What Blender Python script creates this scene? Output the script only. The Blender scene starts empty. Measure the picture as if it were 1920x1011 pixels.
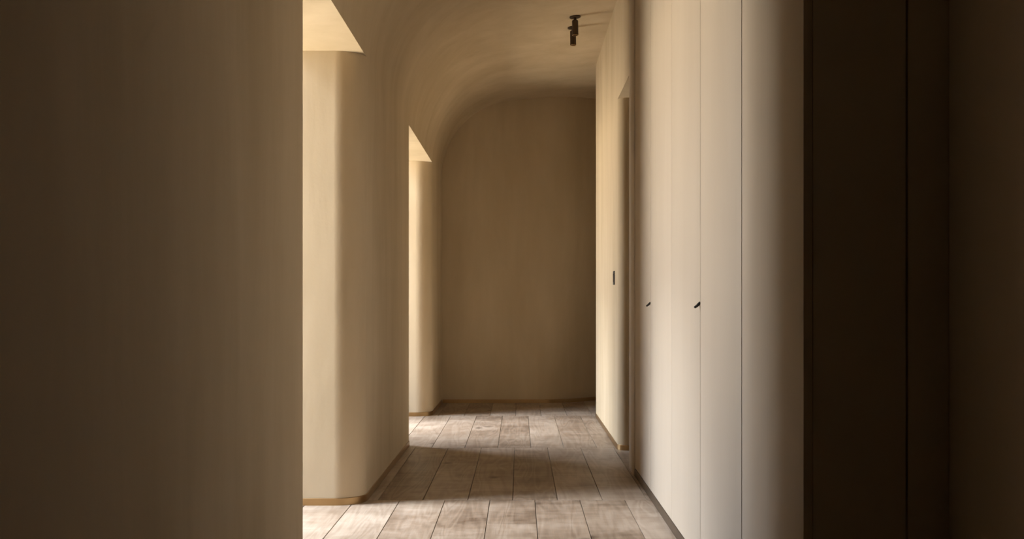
import bpy, bmesh, math, random
from mathutils import Vector, Matrix

random.seed(7)
scene = bpy.context.scene
COL = scene.collection

# ------------------------------------------------------------------ camera
cam_d = bpy.data.cameras.new('camera')
cam = bpy.data.objects.new('camera', cam_d)
COL.objects.link(cam)
cam.location = (0.0, 0.0, 1.05)
cam.rotation_euler = (math.radians(90), 0, 0)
cam_d.sensor_width = 36.0
cam_d.lens = 36.0 * 2000.0 / 1920.0
cam_d.shift_x = -14.0 / 1920.0
cam_d.shift_y = 61.5 / 1920.0
cam_d.clip_start = 0.02
cam_d.clip_end = 200
scene.camera = cam

# ------------------------------------------------------------------ daylight (overcast sky and an added ground glow, through the two windows)
world = bpy.data.worlds.new('world')
scene.world = world
world.use_nodes = True
wn = world.node_tree
bg = wn.nodes['Background']
SKY, GROUND_GLOW = 9.5, 33.0
# overcast sky, three times as bright overhead as at the horizon; below the horizon a warm ground glow, added to light the ceiling amber
w_tc = wn.nodes.new('ShaderNodeTexCoord')
w_sp = wn.nodes.new('ShaderNodeSeparateXYZ')
wn.links.new(w_tc.outputs['Generated'], w_sp.inputs[0])
w_mr = wn.nodes.new('ShaderNodeMapRange')
w_mr.inputs['From Min'].default_value = 0.0
w_mr.inputs['From Max'].default_value = 1.0
w_mr.inputs['To Min'].default_value = SKY
w_mr.inputs['To Max'].default_value = SKY * 3
wn.links.new(w_sp.outputs['Z'], w_mr.inputs['Value'])
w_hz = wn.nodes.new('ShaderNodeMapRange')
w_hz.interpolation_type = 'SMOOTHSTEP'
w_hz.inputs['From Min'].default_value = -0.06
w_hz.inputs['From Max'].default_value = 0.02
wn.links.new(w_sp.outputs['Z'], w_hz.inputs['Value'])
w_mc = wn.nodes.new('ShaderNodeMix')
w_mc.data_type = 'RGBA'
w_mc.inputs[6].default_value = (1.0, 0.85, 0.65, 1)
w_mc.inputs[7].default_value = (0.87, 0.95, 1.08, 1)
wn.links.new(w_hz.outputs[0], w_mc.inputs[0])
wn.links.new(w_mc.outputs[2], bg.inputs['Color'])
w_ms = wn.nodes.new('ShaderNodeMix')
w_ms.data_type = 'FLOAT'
w_ms.inputs[2].default_value = GROUND_GLOW
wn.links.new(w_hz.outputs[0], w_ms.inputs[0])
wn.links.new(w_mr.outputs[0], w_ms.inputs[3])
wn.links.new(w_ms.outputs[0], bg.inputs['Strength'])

WINDOWS = [  # depth from, depth to, sill, head   (outer wall of the side rooms)
    (4.72, 5.54, 0.06, 4.05),
    (8.55, 9.46, 0.06, 4.05),
]
XO = -2.50          # inner face of the outer wall
for (a, b, z0, z1) in WINDOWS:
    ld = bpy.data.lights.new('window_portal', 'AREA')
    ld.shape = 'RECTANGLE'
    ld.size = z1 - z0
    ld.size_y = b - a
    ld.cycles.is_portal = True
    lo = bpy.data.objects.new('window_portal', ld)
    COL.objects.link(lo)
    lo.location = (XO - 0.26, (a + b) / 2, (z0 + z1) / 2)
    lo.rotation_euler = (0, math.radians(-90), 0)      # faces +X

# hazy sun behind thin cloud: soft and steep, falling on the floor inside the windows
sun_d = bpy.data.lights.new('hazy_sun', 'SUN')
sun_d.energy = 14.0
sun_d.angle = math.radians(30)
sun_d.color = (1.0, 0.98, 0.965)
sun = bpy.data.objects.new('hazy_sun', sun_d)
COL.objects.link(sun)
SUN_EL, SUN_AZ = math.radians(46), math.radians(2)
sun_dir = Vector((math.cos(SUN_EL) * math.cos(SUN_AZ), -math.cos(SUN_EL) * math.sin(SUN_AZ), -math.sin(SUN_EL)))
sun.rotation_euler = sun_dir.to_track_quat('-Z', 'Y').to_euler()
sun.location = (-12, 8, 10)

# ------------------------------------------------------------------ exposure
vs = scene.view_settings
vs.view_transform = 'Standard'
vs.look = 'None'
vs.exposure = 0.08
vs.gamma = 1.0
vs.use_curve_mapping = False
scene.cycles.max_bounces = 10
scene.cycles.diffuse_bounces = 7
scene.cycles.glossy_bounces = 4
scene.cycles.transparent_max_bounces = 8
scene.cycles.caustics_reflective = False
scene.cycles.caustics_refractive = False
scene.cycles.sample_clamp_indirect = 4.0

# ------------------------------------------------------------------ materials
def new_mat(name):
    m = bpy.data.materials.new(name)
    m.use_nodes = True
    nt = m.node_tree
    b = nt.nodes['Principled BSDF']
    return m, nt, b

def N(nt, t, **kw):
    n = nt.nodes.new(t)
    for k, v in kw.items():
        setattr(n, k, v)
    return n

def plaster(name, c0, c1, rough=0.85, streak=(1.0, 1.0, 0.28), scale=2.2, bump=0.12, spec=0.25):
    """limewashed plaster: cloudy, brushed more up and down than sideways"""
    m, nt, b = new_mat(name)
    tc = N(nt, 'ShaderNodeTexCoord')
    mp = N(nt, 'ShaderNodeMapping')
    mp.inputs['Scale'].default_value = streak
    nt.links.new(tc.outputs['Object'], mp.inputs['Vector'])
    n1 = N(nt, 'ShaderNodeTexNoise')
    n1.inputs['Scale'].default_value = scale
    n1.inputs['Detail'].default_value = 5
    n1.inputs['Roughness'].default_value = 0.6
    n1.inputs['Distortion'].default_value = 0.4
    nt.links.new(mp.outputs[0], n1.inputs['Vector'])
    mp2 = N(nt, 'ShaderNodeMapping')
    mp2.inputs['Scale'].default_value = (1, 1, 0.09)
    nt.links.new(tc.outputs['Object'], mp2.inputs['Vector'])
    n2 = N(nt, 'ShaderNodeTexNoise')
    n2.inputs['Scale'].default_value = 7
    n2.inputs['Detail'].default_value = 4
    nt.links.new(mp2.outputs[0], n2.inputs['Vector'])
    mx = N(nt, 'ShaderNodeMath', operation='MULTIPLY_ADD')
    mx.inputs[1].default_value = 0.22
    nt.links.new(n2.outputs['Fac'], mx.inputs[0])
    sc = N(nt, 'ShaderNodeMath', operation='MULTIPLY')
    sc.inputs[1].default_value = 0.78
    nt.links.new(n1.outputs['Fac'], sc.inputs[0])
    nt.links.new(sc.outputs[0], mx.inputs[2])
    r = N(nt, 'ShaderNodeValToRGB')
    r.color_ramp.elements[0].position = 0.32
    r.color_ramp.elements[1].position = 0.68
    r.color_ramp.elements[0].color = (*c0, 1)
    r.color_ramp.elements[1].color = (*c1, 1)
    nt.links.new(mx.outputs[0], r.inputs[0])
    nt.links.new(r.outputs[0], b.inputs['Base Color'])
    b.inputs['Roughness'].default_value = rough
    b.inputs['Specular IOR Level'].default_value = spec
    n3 = N(nt, 'ShaderNodeTexNoise')
    n3.inputs['Scale'].default_value = 55
    n3.inputs['Detail'].default_value = 6
    nt.links.new(tc.outputs['Object'], n3.inputs['Vector'])
    ad = N(nt, 'ShaderNodeMath', operation='MULTIPLY_ADD')
    ad.inputs[1].default_value = 0.10
    nt.links.new(n3.outputs['Fac'], ad.inputs[0])
    nt.links.new(n1.outputs['Fac'], ad.inputs[2])
    bp = N(nt, 'ShaderNodeBump')
    bp.inputs['Strength'].default_value = bump
    bp.inputs['Distance'].default_value = 0.03
    nt.links.new(ad.outputs[0], bp.inputs['Height'])
    nt.links.new(bp.outputs[0], b.inputs['Normal'])
    return m

M_PLASTER = plaster('limewash_plaster', (0.46, 0.376, 0.258), (0.58, 0.488, 0.358))
M_DOOR = plaster('painted_door', (0.515, 0.452, 0.375), (0.56, 0.497, 0.42), rough=0.6, bump=0.03, spec=0.35)
M_LIGHTENED = plaster('lightened_panel_paint', (0.58, 0.52, 0.45), (0.62, 0.56, 0.49), rough=0.6, bump=0.03, spec=0.35)  # door paint made paler to stand in for missing fill light
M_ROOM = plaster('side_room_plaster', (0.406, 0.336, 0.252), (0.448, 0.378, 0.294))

M_BOUNCE = plaster('bounce_stone', (0.58, 0.475, 0.345), (0.66, 0.55, 0.41), rough=0.7, streak=(1, 1, 1), bump=0.02)  # for the added side-room floor that throws light upward

def metal(name, col, rough, metallic=1.0, var=0.15):
    m, nt, b = new_mat(name)
    tc = N(nt, 'ShaderNodeTexCoord')
    n = N(nt, 'ShaderNodeTexNoise')
    n.inputs['Scale'].default_value = 4
    n.inputs['Detail'].default_value = 3
    nt.links.new(tc.outputs['Object'], n.inputs['Vector'])
    r = N(nt, 'ShaderNodeValToRGB')
    r.color_ramp.elements[0].position = 0.3
    r.color_ramp.elements[1].position = 0.7
    r.color_ramp.elements[0].color = (*[c * (1 - var) for c in col], 1)
    r.color_ramp.elements[1].color = (*[min(1, c * (1 + var)) for c in col], 1)
    nt.links.new(n.outputs['Fac'], r.inputs[0])
    nt.links.new(r.outputs[0], b.inputs['Base Color'])
    mr = N(nt, 'ShaderNodeMapRange')
    mr.inputs['To Min'].default_value = rough * 0.8
    mr.inputs['To Max'].default_value = rough * 1.25
    nt.links.new(n.outputs['Fac'], mr.inputs['Value'])
    nt.links.new(mr.outputs[0], b.inputs['Roughness'])
    b.inputs['Metallic'].default_value = metallic
    return m

M_BRASS = metal('aged_brass', (0.45, 0.305, 0.155), 0.30, 1.0, 0.07)
M_BRONZE = metal('dark_bronze', (0.085, 0.060, 0.042), 0.42, 0.85)
M_BLACK = metal('blackened_metal', (0.010, 0.008, 0.007), 0.6, 0.0)
M_PLINTH = metal('bronze_plinth', (0.105, 0.078, 0.055), 0.5, 0.5)
M_GAP = metal('dark_void', (0.012, 0.010, 0.008), 0.9, 0.0)
M_FRAME = metal('window_metal', (0.10, 0.085, 0.07), 0.5, 0.3)
M_LENS = metal('spot_lens', (0.10, 0.09, 0.08), 0.15, 0.0)

def wood():
    m, nt, b = new_mat('oak_board')
    tc = N(nt, 'ShaderNodeTexCoord')
    oi = N(nt, 'ShaderNodeObjectInfo')
    off = N(nt, 'ShaderNodeVectorMath', operation='SCALE')
    cmb = N(nt, 'ShaderNodeCombineXYZ')
    for i in range(3):
        nt.links.new(oi.outputs['Random'], cmb.inputs[i])
    nt.links.new(cmb.outputs[0], off.inputs[0])
    off.inputs['Scale'].default_value = 37.0
    ad = N(nt, 'ShaderNodeVectorMath', operation='ADD')
    nt.links.new(tc.outputs['Object'], ad.inputs[0])
    nt.links.new(off.outputs[0], ad.inputs[1])
    # long grain, waving into cathedral arches
    mp = N(nt, 'ShaderNodeMapping')
    mp.inputs['Scale'].default_value = (7.0, 0.75, 1)
    nt.links.new(ad.outputs[0], mp.inputs['Vector'])
    g1 = N(nt, 'ShaderNodeTexNoise')
    g1.inputs['Scale'].default_value = 1.0
    g1.inputs['Detail'].default_value = 2
    g1.inputs['Distortion'].default_value = 0.6
    nt.links.new(mp.outputs[0], g1.inputs['Vector'])
    rings = N(nt, 'ShaderNodeMath', operation='MULTIPLY')
    rings.inputs[1].default_value = 58
    nt.links.new(g1.outputs['Fac'], rings.inputs[0])
    sn = N(nt, 'ShaderNodeMath', operation='SINE')
    nt.links.new(rings.outputs[0], sn.inputs[0])
    # fine fibre
    mp2 = N(nt, 'ShaderNodeMapping')
    mp2.inputs['Scale'].default_value = (120, 5, 1)
    nt.links.new(ad.outputs[0], mp2.inputs['Vector'])
    g2 = N(nt, 'ShaderNodeTexNoise')
    g2.inputs['Scale'].default_value = 1.0
    g2.inputs['Detail'].default_value = 4
    nt.links.new(mp2.outputs[0], g2.inputs['Vector'])
    # cloudy cross figure (old saw marks across the board)
    mp3 = N(nt, 'ShaderNodeMapping')
    mp3.inputs['Scale'].default_value = (2.4, 7.0, 1)
    nt.links.new(ad.outputs[0], mp3.inputs['Vector'])
    g3 = N(nt, 'ShaderNodeTexNoise')
    g3.inputs['Scale'].default_value = 1.0
    g3.inputs['Detail'].default_value = 5
    g3.inputs['Roughness'].default_value = 0.65
    g3.inputs['Distortion'].default_value = 1.6
    nt.links.new(mp3.outputs[0], g3.inputs['Vector'])
    # broad tone
    g4 = N(nt, 'ShaderNodeTexNoise')
    g4.inputs['Scale'].default_value = 2.6
    g4.inputs['Detail'].default_value = 3
    nt.links.new(ad.outputs[0], g4.inputs['Vector'])

    def madd(src, mul, prev=None, bias=0.0):
        n = N(nt, 'ShaderNodeMath', operation='MULTIPLY_ADD')
        nt.links.new(src, n.inputs[0])
        n.inputs[1].default_value = mul
        if prev is None:
            n.inputs[2].default_value = bias
        else:
            nt.links.new(prev, n.inputs[2])
        return n.outputs[0]
    v = madd(sn.outputs[0], 0.068, None, -0.40)
    v = madd(g2.outputs['Fac'], 0.12, v)
    v = madd(g3.outputs['Fac'], 0.75, v)
    v = madd(g4.outputs['Fac'], 0.75, v, )
    v = madd(oi.outputs['Random'], 0.30, v)
    r = N(nt, 'ShaderNodeValToRGB')
    cr = r.color_ramp
    cr.elements[0].position = 0.12
    cr.elements[0].color = (0.092, 0.058, 0.036, 1)
    cr.elements[1].position = 0.88
    cr.elements[1].color = (0.425, 0.36, 0.30, 1)
    e = cr.elements.new(0.45)
    e.color = (0.243, 0.186, 0.140, 1)
    nt.links.new(v, r.inputs[0])
    # knots and checks
    mp5 = N(nt, 'ShaderNodeMapping')
    mp5.inputs['Scale'].default_value = (1.6, 1.0, 1)
    nt.links.new(ad.outputs[0], mp5.inputs['Vector'])
    vo = N(nt, 'ShaderNodeTexVoronoi')
    vo.inputs['Scale'].default_value = 1.7
    vo.inputs['Randomness'].default_value = 1.0
    nt.links.new(mp5.outputs[0], vo.inputs['Vector'])
    wob = madd(g3.outputs['Fac'], 0.07, vo.outputs['Distance'])
    kr = N(nt, 'ShaderNodeMapRange')
    kr.inputs['From Min'].default_value = 0.06
    kr.inputs['From Max'].default_value = 0.15
    nt.links.new(wob, kr.inputs['Value'])
    mx = N(nt, 'ShaderNodeMix', data_type='RGBA')
    mx.inputs[6].default_value = (0.055, 0.033, 0.020, 1)
    nt.links.new(kr.outputs[0], mx.inputs[0])
    nt.links.new(r.outputs[0], mx.inputs[7])
    nt.links.new(mx.outputs[2], b.inputs['Base Color'])
    rr = N(nt, 'ShaderNodeMapRange')
    rr.inputs['To Min'].default_value = 0.36
    rr.inputs['To Max'].default_value = 0.60
    nt.links.new(g3.outputs['Fac'], rr.inputs['Value'])
    nt.links.new(rr.outputs[0], b.inputs['Roughness'])
    b.inputs['Specular IOR Level'].default_value = 0.5
    h = madd(g2.outputs['Fac'], 0.35, None, 0.0)
    h = madd(g3.outputs['Fac'], 0.9, h)
    bp = N(nt, 'ShaderNodeBump')
    bp.inputs['Strength'].default_value = 0.2
    bp.inputs['Distance'].default_value = 0.012
    nt.links.new(h, bp.inputs['Height'])
    nt.links.new(bp.outputs[0], b.inputs['Normal'])
    return m
M_WOOD = wood()

def glass():
    m = bpy.data.materials.new('window_glass')
    m.use_nodes = True
    nt = m.node_tree
    nt.nodes.remove(nt.nodes['Principled BSDF'])
    out = nt.nodes['Material Output']
    t = N(nt, 'ShaderNodeBsdfTransparent')
    t.inputs['Color'].default_value = (0.97, 0.98, 0.97, 1)
    g = N(nt, 'ShaderNodeBsdfGlossy')
    g.inputs['Roughness'].default_value = 0.02
    fr = N(nt, 'ShaderNodeFresnel')
    fr.inputs['IOR'].default_value = 1.3
    mx = N(nt, 'ShaderNodeMixShader')
    nt.links.new(fr.outputs[0], mx.inputs[0])
    nt.links.new(t.outputs[0], mx.inputs[1])
    nt.links.new(g.outputs[0], mx.inputs[2])
    nt.links.new(mx.outputs[0], out.inputs['Surface'])
    return m
M_GLASS = glass()

# ------------------------------------------------------------------ helpers
def link(name, me, mat, parent=None):
    o = bpy.data.objects.new(name, me)
    COL.objects.link(o)
    if mat and not me.materials:
        me.materials.append(mat)
    if parent is not None:
        o.parent = parent
    return o

def finish(bm, name, smooth=None):
    bmesh.ops.recalc_face_normals(bm, faces=bm.faces[:])
    me = bpy.data.meshes.new(name)
    bm.to_mesh(me)
    bm.free()
    if smooth is not None:
        for p in me.polygons:
            p.use_smooth = True
        me.set_sharp_from_angle(angle=math.radians(smooth))
    return me

def add_box(bm, x0, x1, y0, y1, z0, z1):
    v = [bm.verts.new(p) for p in ((x0, y0, z0), (x1, y0, z0), (x1, y1, z0), (x0, y1, z0),
                                   (x0, y0, z1), (x1, y0, z1), (x1, y1, z1), (x0, y1, z1))]
    for f in ((0, 3, 2, 1), (4, 5, 6, 7), (0, 1, 5, 4), (1, 2, 6, 5), (2, 3, 7, 6), (3, 0, 4, 7)):
        bm.faces.new([v[i] for i in f])

def box_mesh(name, dims, bevel=0.0, seg=2):
    bm = bmesh.new()
    add_box(bm, *dims)
    if bevel:
        bmesh.ops.bevel(bm, geom=bm.edges[:], offset=bevel, segments=seg, profile=0.5, affect='EDGES')
    return finish(bm, name, 40 if bevel else None)

def round_plan(corners, seg=14):
    """corners: (x, y, radius) in order -> list of plan points, the same count for any radius > 0"""
    pts = []
    n = len(corners)
    for i, (x, y, r) in enumerate(corners):
        if r <= 0:
            pts.append((x, y))
            continue
        p = Vector((x, y))
        a = (Vector(corners[i - 1][:2]) - p).normalized()
        b = (Vector(corners[(i + 1) % n][:2]) - p).normalized()
        ang = a.angle(b)
        d = r / math.tan(ang / 2)
        c = p + (a + b).normalized() * (r / math.sin(ang / 2))
        s, e = p + a * d - c, p + b * d - c
        t0 = math.atan2(s.y, s.x)
        t1 = math.atan2(e.y, e.x)
        dt = (t1 - t0 + math.pi) % (2 * math.pi) - math.pi
        for k in range(seg + 1):
            t = t0 + dt * k / seg
            pts.append((c.x + r * math.cos(t), c.y + r * math.sin(t)))
    return pts

def loft(rings, caps=True):
    bm = bmesh.new()
    vr = [[bm.verts.new(p) for p in ring] for ring in rings]
    n = len(vr[0])
    for a, b in zip(vr, vr[1:]):
        for i in range(n):
            j = (i + 1) % n
            bm.faces.new((a[i], a[j], b[j], b[i]))
    if caps:
        bm.faces.new(vr[0][::-1])
        bm.faces.new(vr[-1])
    return bm

def pier(name, corners, z0, z1, mat=None, swell=1.0, head=0.02):
    """upright block with rounded corners, a little fuller above the floor; its head runs into the flat lintel"""
    zs = [z0, z0 + 0.05] + [z0 + 0.05 + 0.75 * k / 8 for k in range(1, 9)] + [z1 + head]
    ss = lambda t: t * t * (3 - 2 * t)
    rings = []
    for z in zs:
        g = 1 + (swell - 1) * ss(min(1.0, max(0.0, (z - z0 - 0.05) / 0.75)))
        cs = [(x, y, r * g if r > 0.05 else r) for (x, y, r) in corners]
        rings.append([(p[0], p[1], z) for p in round_plan(cs)])
    o = link(name, finish(loft(rings), name, 35), mat or M_PLASTER)
    o['kind'] = 'structure'
    return weight_normals(o)

def weight_normals(o):
    m = o.modifiers.new('weighted_normals', 'WEIGHTED_NORMAL')
    m.keep_sharp = True
    m.weight = 100
    return o

def struct(name, dims, mat, bevel=0.0):
    o = link(name, box_mesh(name, dims, bevel), mat)
    o['kind'] = 'structure'
    return o

def strip(name, path, h, t, mat, outward=1):
    """skirting: a thin ribbon of height h and thickness t following an open plan path"""
    P = [Vector(p) for p in path]
    nrm = []
    for i in range(len(P)):
        a = P[max(0, i - 1)]
        b = P[min(len(P) - 1, i + 1)]
        d = (b - a).normalized()
        nrm.append(Vector((d.y, -d.x)) * outward)
    bm = bmesh.new()
    rows = []
    for p, n in zip(P, nrm):
        q = p + n * t
        e = 0.0015
        q2 = p + n * (t - e)
        rows.append([bm.verts.new((p.x, p.y, 0)), bm.verts.new((q.x, q.y, 0)), bm.verts.new((q.x, q.y, h - e)),
                     bm.verts.new((q2.x, q2.y, h)), bm.verts.new((p.x, p.y, h))])
    for a, b in zip(rows, rows[1:]):
        for i in range(5):
            j = (i + 1) % 5
            bm.faces.new((a[i], b[i], b[j], a[j]))
    bm.faces.new(rows[0])
    bm.faces.new(rows[-1][::-1])
    o = link(name, finish(bm, name, 35), mat)
    o['kind'] = 'structure'
    return o

def tag(o, label, cat, group=None):
    o['label'] = label
    o['category'] = cat
    if group:
        o['group'] = group
    return o

def empty(name, loc):
    o = bpy.data.objects.new(name, None)
    COL.objects.link(o)
    o.empty_display_size = 0.1
    o.location = loc
    return o

# ------------------------------------------------------------------ plan of the place (metres; camera at 0,0; y runs down the corridor)
XL = -0.81            # corridor face, left
XB = -1.21            # back of the thick left wall
XR = 0.70             # corridor face, right
SPRING = 2.35         # vault springing = head of the left openings
Y_BACK = -3.2
A0, A1 = 4.05, 5.51   # first opening
B0, B1 = 7.84, 9.81   # second opening
Y_END = 11.12
RC = 0.15

# --- floor: slab with separate oak boards in courses whose ends line up
floor = struct('floor', (XO - 0.2, 1.9, Y_BACK - 0.2, 14.2, -0.14, -0.021), M_GAP)
BW = 0.2385
ROWS = [-3.2, -1.1, 1.45, 3.55, 5.66, 7.70, 9.86, 11.95, 14.05]
board_cache = {}
def board_mesh(w, l):
    key = (round(w, 4), round(l, 4))
    if key not in board_cache:
        g = 0.0015
        board_cache[key] = box_mesh('floorboard', (-w / 2 + g, w / 2 - g, -l / 2 + g, l / 2 - g, -0.021, 0.0), 0.0012, 1)
    return board_cache[key]
for ri, (r0, r1) in enumerate(zip(ROWS, ROWS[1:])):
    offx = 0.082 if ri % 2 == 1 else -0.036
    # course 5.66-7.70 uses the half-board offset
    offx = -0.036 if abs(r0 - 5.66) < 0.01 or abs(r0 - 9.86) < 0.01 or r0 in (1.45, -3.2) else 0.082
    k0 = math.floor((-1.30 - offx) / BW)
    x = offx + k0 * BW
    while x + BW < 1.80:
        o = link('floorboard', board_mesh(BW, r1 - r0), M_WOOD, floor)
        o.location = (x + BW / 2, (r0 + r1) / 2, 0)
        x += BW

# --- ceiling: half vault springing from the left wall, running out almost level to the right
prof = [(XB, SPRING), (XL, SPRING)]
R = -XL
for k in range(1, 49):
    t = math.radians(85.0) * k / 48
    prof.append((-R * math.cos(t), SPRING + R * math.sin(t)))
zr = lambda x: prof[49][1] + (x - prof[49][0]) * math.tan(math.radians(5.0))
zr_edge = prof[-1]
prof.append((1.85, zr_edge[1] + (1.85 - zr_edge[0]) * math.tan(math.radians(5.0))))
prof += [(1.85, 3.75), (XB, 3.75)]
def ceil_z(x):
    return zr_edge[1] + (x - zr_edge[0]) * math.tan(math.radians(5.0))
ceil = link('ceiling', finish(loft([[(x, y, z) for (x, z) in prof] for y in (Y_BACK, -1, 1, 3, 5, 7, 9, 11, 14.1)]), 'ceiling', 35), M_PLASTER)
ceil['kind'] = 'structure'
weight_normals(ceil)

# --- left wall: three rounded blocks between the openings
wl1 = pier('wall_left_near', [(XB, Y_BACK, 0), (XL, Y_BACK, 0), (XL, A0, 0.07), (XB, A0, 0)], 0, SPRING)
wl2 = pier('wall_left_middle', [(XB, A1, 0), (XL, A1, RC), (XL, B0, 0.03), (XB, B0, 0)], 0, SPRING)
wl3 = pier('wall_left_far', [(XB, B1, 0), (XL, B1, RC), (XL, Y_END + 0.3, 0), (XB, Y_END + 0.3, 0)], 0, SPRING)

# --- end wall, bending away to the right behind the right-hand pier
path = [(XB, Y_END)] + [(-0.9 + 0.1 * k, Y_END) for k in range(12)]
for k in range(1, 29):
    x = 0.2 + 1.6 * k / 28
    path.append((x, Y_END + 0.85 * (x - 0.2) ** 2))
back = [(x, y + 0.25) for (x, y) in path[::-1]]
outline = path + back
bm = loft([[(p[0], p[1], z) for p in outline] for z in (0, 3.5)])
we = link('wall_end', finish(bm, 'wall_end', 35), M_PLASTER)
we['kind'] = 'structure'
weight_normals(we)

# --- right side beyond the wardrobe: post, lintel, rounded pier
C0, C1 = 6.73, 7.55   # doorway on the right
D1 = 9.77
HEAD_R = 2.50
pr = pier('wall_right_far', [(XR, C1, 0.08), (1.10, C1, 0), (1.10, D1, 0), (XR, D1, 0.012)], 0, HEAD_R, head=0.0)
pr2 = struct('wall_right_lintel', (XR, 1.10, C0, D1, HEAD_R, 3.5), M_PLASTER)
post = struct('wall_right_post', (XR - 0.008, 1.30, 6.452, C0, 0, 3.5), M_DOOR, 0.002)
struct('wall_right_recess', (1.60, 1.85, 2.64, 14.1, 0, 3.5), M_PLASTER)
struct('wall_right_partition', (1.30, 1.60, 6.5, 6.70, 0, 3.5), M_PLASTER)

# --- near right: return beside the wardrobe, door edge with a shadow gap, wall by the camera
E0 = 2.63
trim = struct('trim_1', (0.959, 1.062, E0 + 0.004, E0 + 0.05, 0, 3.5), M_LIGHTENED, 0.002)
struct('trim_2', (0.945, 0.967, E0 + 0.05, E0 + 0.09, 0, 3.5), M_GAP)
near = struct('wall_right_near', (1.062, 1.30, Y_BACK, E0 + 0.05, 0, 3.5), M_LIGHTENED, 0.004)
struct('wall_back', (XB, 1.30, Y_BACK - 0.2, Y_BACK, 0, 3.75), M_PLASTER)

# --- side rooms added behind the left wall, unseen; their windows set to shape the daylight
RZ = 4.20
struct('ceiling_side', (XO, XB, 2.9, 12.7, RZ, RZ + 0.2), M_ROOM)
struct('wall_side_near', (XO, XB, 2.90, 3.10, 0, RZ), M_ROOM)
struct('wall_side_blocker', (XO, XB, 7.36, 7.56, 0, RZ), M_ROOM)  # unseen partition added to block window light crossing between the openings
struct('wall_side_far', (XO, XB, 12.50, 12.70, 0, RZ), M_ROOM)
struct('wall_side_inner', (XB - 0.004, XB + 0.1, Y_END + 0.3, 12.7, 0, RZ + 0.2), M_ROOM)
struct('wall_side_upper', (XB - 0.004, XB + 0.1, 2.9, 12.7, 3.70, RZ + 0.2), M_ROOM)
for i, (y0, y1) in enumerate(((3.10, 7.36), (7.56, 12.50))):
    struct('floor_bounce_%d' % (i + 1), (XO, -1.56, y0, y1, -0.021, 0.0), M_BOUNCE)  # pale floor added out of view to bounce light onto the ceiling
# outer wall with two window holes
bm = bmesh.new()
t0, t1 = XO - 0.25, XO
ys = [2.9, WINDOWS[0][0], WINDOWS[0][1], WINDOWS[1][0], WINDOWS[1][1], 12.7]
for i in (0, 2, 4):
    add_box(bm, t0, t1, ys[i], ys[i + 1], 0, RZ + 0.2)
for (a, b, z0, z1) in WINDOWS:
    add_box(bm, t0, t1, a, b, 0, z0)
    add_box(bm, t0, t1, a, b, z1, RZ + 0.2)
wo = link('wall_outer', finish(bm, 'wall_outer'), M_ROOM)
wo['kind'] = 'structure'
for i, (a, b, z0, z1) in enumerate(WINDOWS):
    w = empty('window_%d' % (i + 1), (XO - 0.12, (a + b) / 2, z0))
    w['kind'] = 'structure'
    hw, hh, fw = (b - a) / 2, z1 - z0, 0.05
    for dims in ((-.03, .03, -hw, hw, 0, fw), (-.03, .03, -hw, hw, hh - fw, hh),
                 (-.03, .03, -hw, -hw + fw, fw, hh - fw), (-.03, .03, hw - fw, hw, fw, hh - fw)):
        link('window_frame', box_mesh('window_frame', dims, 0.004), M_FRAME, w)
    link('mullion', box_mesh('mullion', (-.025, .025, -.02, .02, fw, hh - fw), 0.004), M_FRAME, w)
    for s in (-1, 1):
        y0, y1 = (-hw + fw, -.02) if s < 0 else (.02, hw - fw)
        me = bpy.data.meshes.new('pane')
        me.from_pydata([(0, y0, fw), (0, y1, fw), (0, y1, hh - fw), (0, y0, hh - fw)], [], [(0, 1, 2, 3)])
        link('pane', me, M_GLASS, w)

# ------------------------------------------------------------------ brass skirting
H = 0.037
T = 0.005
seg = lambda cs: round_plan(cs)
def skirt_left(name, y0, y1, r0, r1):
    pts = []
    if r0:
        pts += [(XB + 0.01, y0)] + round_plan([(XB, y0, 0), (XL, y0, r0), (XL, y0 + 1, 0)])[1:-1]
    else:
        pts += [(XL, y0)]
    if r1:
        pts += round_plan([(XL, y1 - 1, 0), (XL, y1, r1), (XB, y1, 0)])[1:-1] + [(XB + 0.01, y1)]
    else:
        pts += [(XL, y1)]
    return strip(name, pts, H, T, M_BRASS, 1)
skirt_left('baseboard_left_near', Y_BACK + 0.01, A0, 0, 0.07)
skirt_left('baseboard_left_middle', A1, B0, RC, 0.03)
skirt_left('baseboard_left_far', B1, Y_END, RC, 0)
strip('baseboard_end', [(x, y) for (x, y) in path if x > XL - 0.01 and x < 1.55], H, T, M_BRASS, 1)
pts = [(1.05, C1)] + round_plan([(1.10, C1, 0), (XR, C1, 0.08), (XR, D1, 0)])[1:-1] + [(XR, D1)]
strip('baseboard_right', pts, H, T, M_BRASS, -1)

# ------------------------------------------------------------------ fitted wardrobe along the right wall
DOORS = [2.63, 3.36, 4.13, 4.915, 5.70, 6.45]
GAPS = {3.36: 0.011, 4.13: 0.007, 4.915: 0.004, 5.70: 0.008}
wd = empty('fitted_wardrobe', (XR, (2.63 + 6.45) / 2, 0))
tag(wd, 'floor-to-ceiling plaster-coloured fitted wardrobe along the right wall, hook pulls at mid height', 'wardrobe')
def wpart(name, me, mat, parent=wd):
    o = link(name, me, mat)
    o.parent = parent
    o.matrix_parent_inverse = Matrix.Translation(-Vector(wd.location)) if parent is wd else Matrix()
    return o
wpart('carcass', box_mesh('carcass', (XR + 0.024, 1.28, 2.70, 6.446, 0.0, 3.20)), M_GAP)
wpart('end_panel', box_mesh('end_panel', (XR + 0.0235, 0.953, E0, E0 + 0.05, 0, 3.20), 0.002), M_LIGHTENED)
wpart('plinth', box_mesh('plinth', (XR - 0.004, XR + 0.024, 2.69, 6.446, 0.0, 0.045), 0.002), M_PLINTH)

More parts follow.
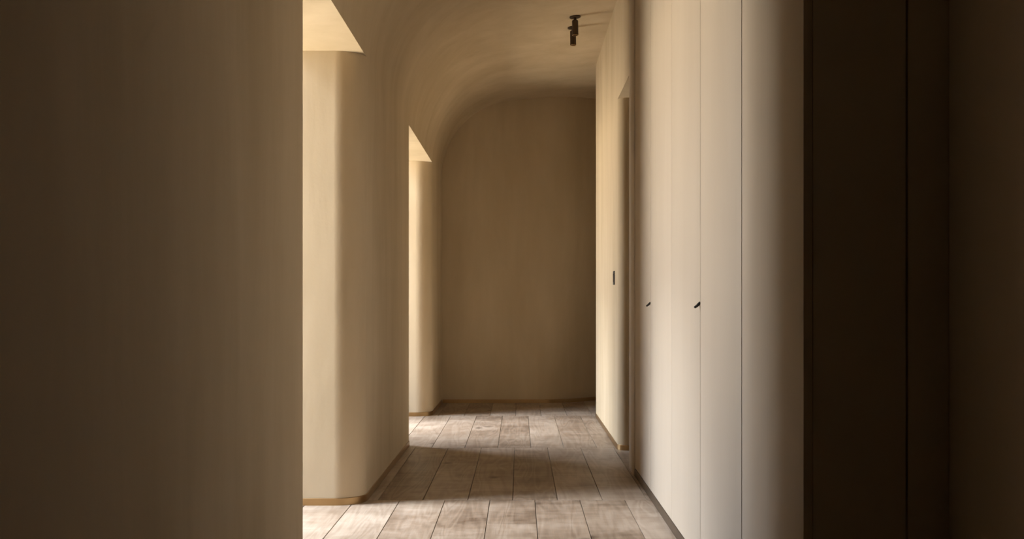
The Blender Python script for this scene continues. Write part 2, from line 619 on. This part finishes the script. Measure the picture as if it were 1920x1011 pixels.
def hook_mesh():
    """small forged pull: leaves the door edge, bends out and down to a rounded tip"""
    bm = bmesh.new()
    pts = [(0.004, 0.010), (0.0, 0.0085), (-0.0055, 0.0045), (-0.011, -0.001), (-0.016, -0.0045), (-0.0195, -0.0065)]
    rad = [(0.0075, 0.010), (0.0068, 0.010), (0.0058, 0.009), (0.0052, 0.008), (0.0050, 0.0075), (0.0046, 0.007)]
    rings = []
    n = 12
    for i, ((x, z), (rv, rw)) in enumerate(zip(pts, rad)):
        a = pts[max(0, i - 1)]
        b = pts[min(len(pts) - 1, i + 1)]
        d = Vector((b[0] - a[0], b[1] - a[1])).normalized()
        nx, nz = -d.y, d.x
        rings.append([(x + nx * rv * math.cos(2 * math.pi * k / n), rw * math.sin(2 * math.pi * k / n),
                       z + nz * rv * math.cos(2 * math.pi * k / n)) for k in range(n)])
    x, z = pts[-1]
    rings.append([(x - 0.0022 + (p[0] - x) * 0.55, p[1] * 0.55, z - 0.0010 + (p[2] - z) * 0.55) for p in rings[-1]])
    return finish(loft(rings), 'handle', 50)
HOOK = hook_mesh()
for a, b in zip(DOORS, DOORS[1:]):
    g0, g1 = GAPS.get(a, 0.0) / 2, GAPS.get(b, 0.0) / 2
    d = wpart('door', box_mesh('door', (XR, XR + 0.022, a + g0, b - g1, 0.047, 3.215), 0.0012, 2), M_DOOR)
    if a in (4.13, 5.70):
        h = link('handle', HOOK, M_BLACK, d)
        h.location = (XR, a + 0.012, 1.037)
        h['label'] = 'small black hook pull at the door edge'

# ------------------------------------------------------------------ light switch on the right-hand pier
sw = empty('light_switch', (XR, 7.87, 1.23))
tag(sw, 'narrow dark bronze light switch on the pale right pier', 'light switch')
o = link('plate', box_mesh('plate', (-0.006, 0.0, -0.042, 0.042, -0.051, 0.051), 0.0015), M_BLACK, sw)
o = link('rocker', box_mesh('rocker', (-0.0095, -0.006, -0.018, 0.018, -0.030, 0.030), 0.0012), M_BRONZE, sw)
o = link('screw', box_mesh('screw', (-0.0072, -0.006, -0.003, 0.003, 0.039, 0.045), 0.0005), M_BRONZE, sw)
o = link('screw', box_mesh('screw', (-0.0072, -0.006, -0.003, 0.003, -0.045, -0.039), 0.0005), M_BRONZE, sw)

# ------------------------------------------------------------------ ceiling spotlights
def lathe(name, prof, n=32, smooth=40):
    bm = bmesh.new()
    rings = []
    for r, z in prof:
        if r <= 1e-6:
            rings.append([bm.verts.new((0, 0, z))])
        else:
            rings.append([bm.verts.new((r * math.cos(2 * math.pi * k / n), r * math.sin(2 * math.pi * k / n), z)) for k in range(n)])
    for a, b in zip(rings, rings[1:]):
        for k in range(n):
            j = (k + 1) % n
            if len(a) == 1:
                bm.faces.new((a[0], b[k], b[j]))
            elif len(b) == 1:
                bm.faces.new((a[k], b[0], a[j]))
            else:
                bm.faces.new((a[k], b[k], b[j], a[j]))
    return finish(bm, name, smooth)
ROSE = lathe('ceiling_rose', [(0, 0.004), (0.041, 0.004), (0.0425, 0.001), (0.0425, -0.007), (0.041, -0.0095), (0, -0.0095)])
STEM = lathe('stem', [(0, -0.009), (0.011, -0.009), (0.011, -0.026), (0.0075, -0.029), (0.0075, -0.044), (0, -0.044)])
BODY = lathe('lamp_body', [(0, 0.002), (0.018, 0.002), (0.0225, -0.002), (0.0235, -0.006), (0.0235, -0.094), (0.0240, -0.096),
                           (0.0240, -0.108), (0.0225, -0.110), (0.0195, -0.110), (0.0180, -0.098), (0, -0.098)])
LENS = lathe('lens', [(0, -0.0955), (0.0170, -0.0965), (0.0170, -0.0985), (0, -0.1005)])
RIM = lathe('rim', [(0.0195, -0.1095), (0.0232, -0.1095), (0.0238, -0.111), (0.0222, -0.1125), (0.0195, -0.112), (0.0195, -0.1095)])
for (x, y, tilt, lab) in ((0.418, 8.02, 2.0, 'dark bronze ceiling spotlight nearer the camera, overlapping the one behind it'),
                          (0.418, 8.33, 3.0, 'dark bronze ceiling spotlight partly hidden behind the nearer one')):
    s = empty('ceiling_spotlight', (x, y, ceil_z(x)))
    tag(s, lab, 'spotlight', 'pair of ceiling spotlights')
    o = link('ceiling_rose', ROSE, M_BRONZE, s)
    o.rotation_euler = (0, math.radians(-5), 0)
    link('stem', STEM, M_BRONZE, s)
    b = link('lamp_body', BODY, M_BRONZE, s)
    b.location = (0, 0, -0.030)
    b.rotation_euler = (math.radians(tilt), math.radians(-1.0), 0)
    link('lens', LENS, M_LENS, b)
    link('rim', RIM, M_BRASS, b)
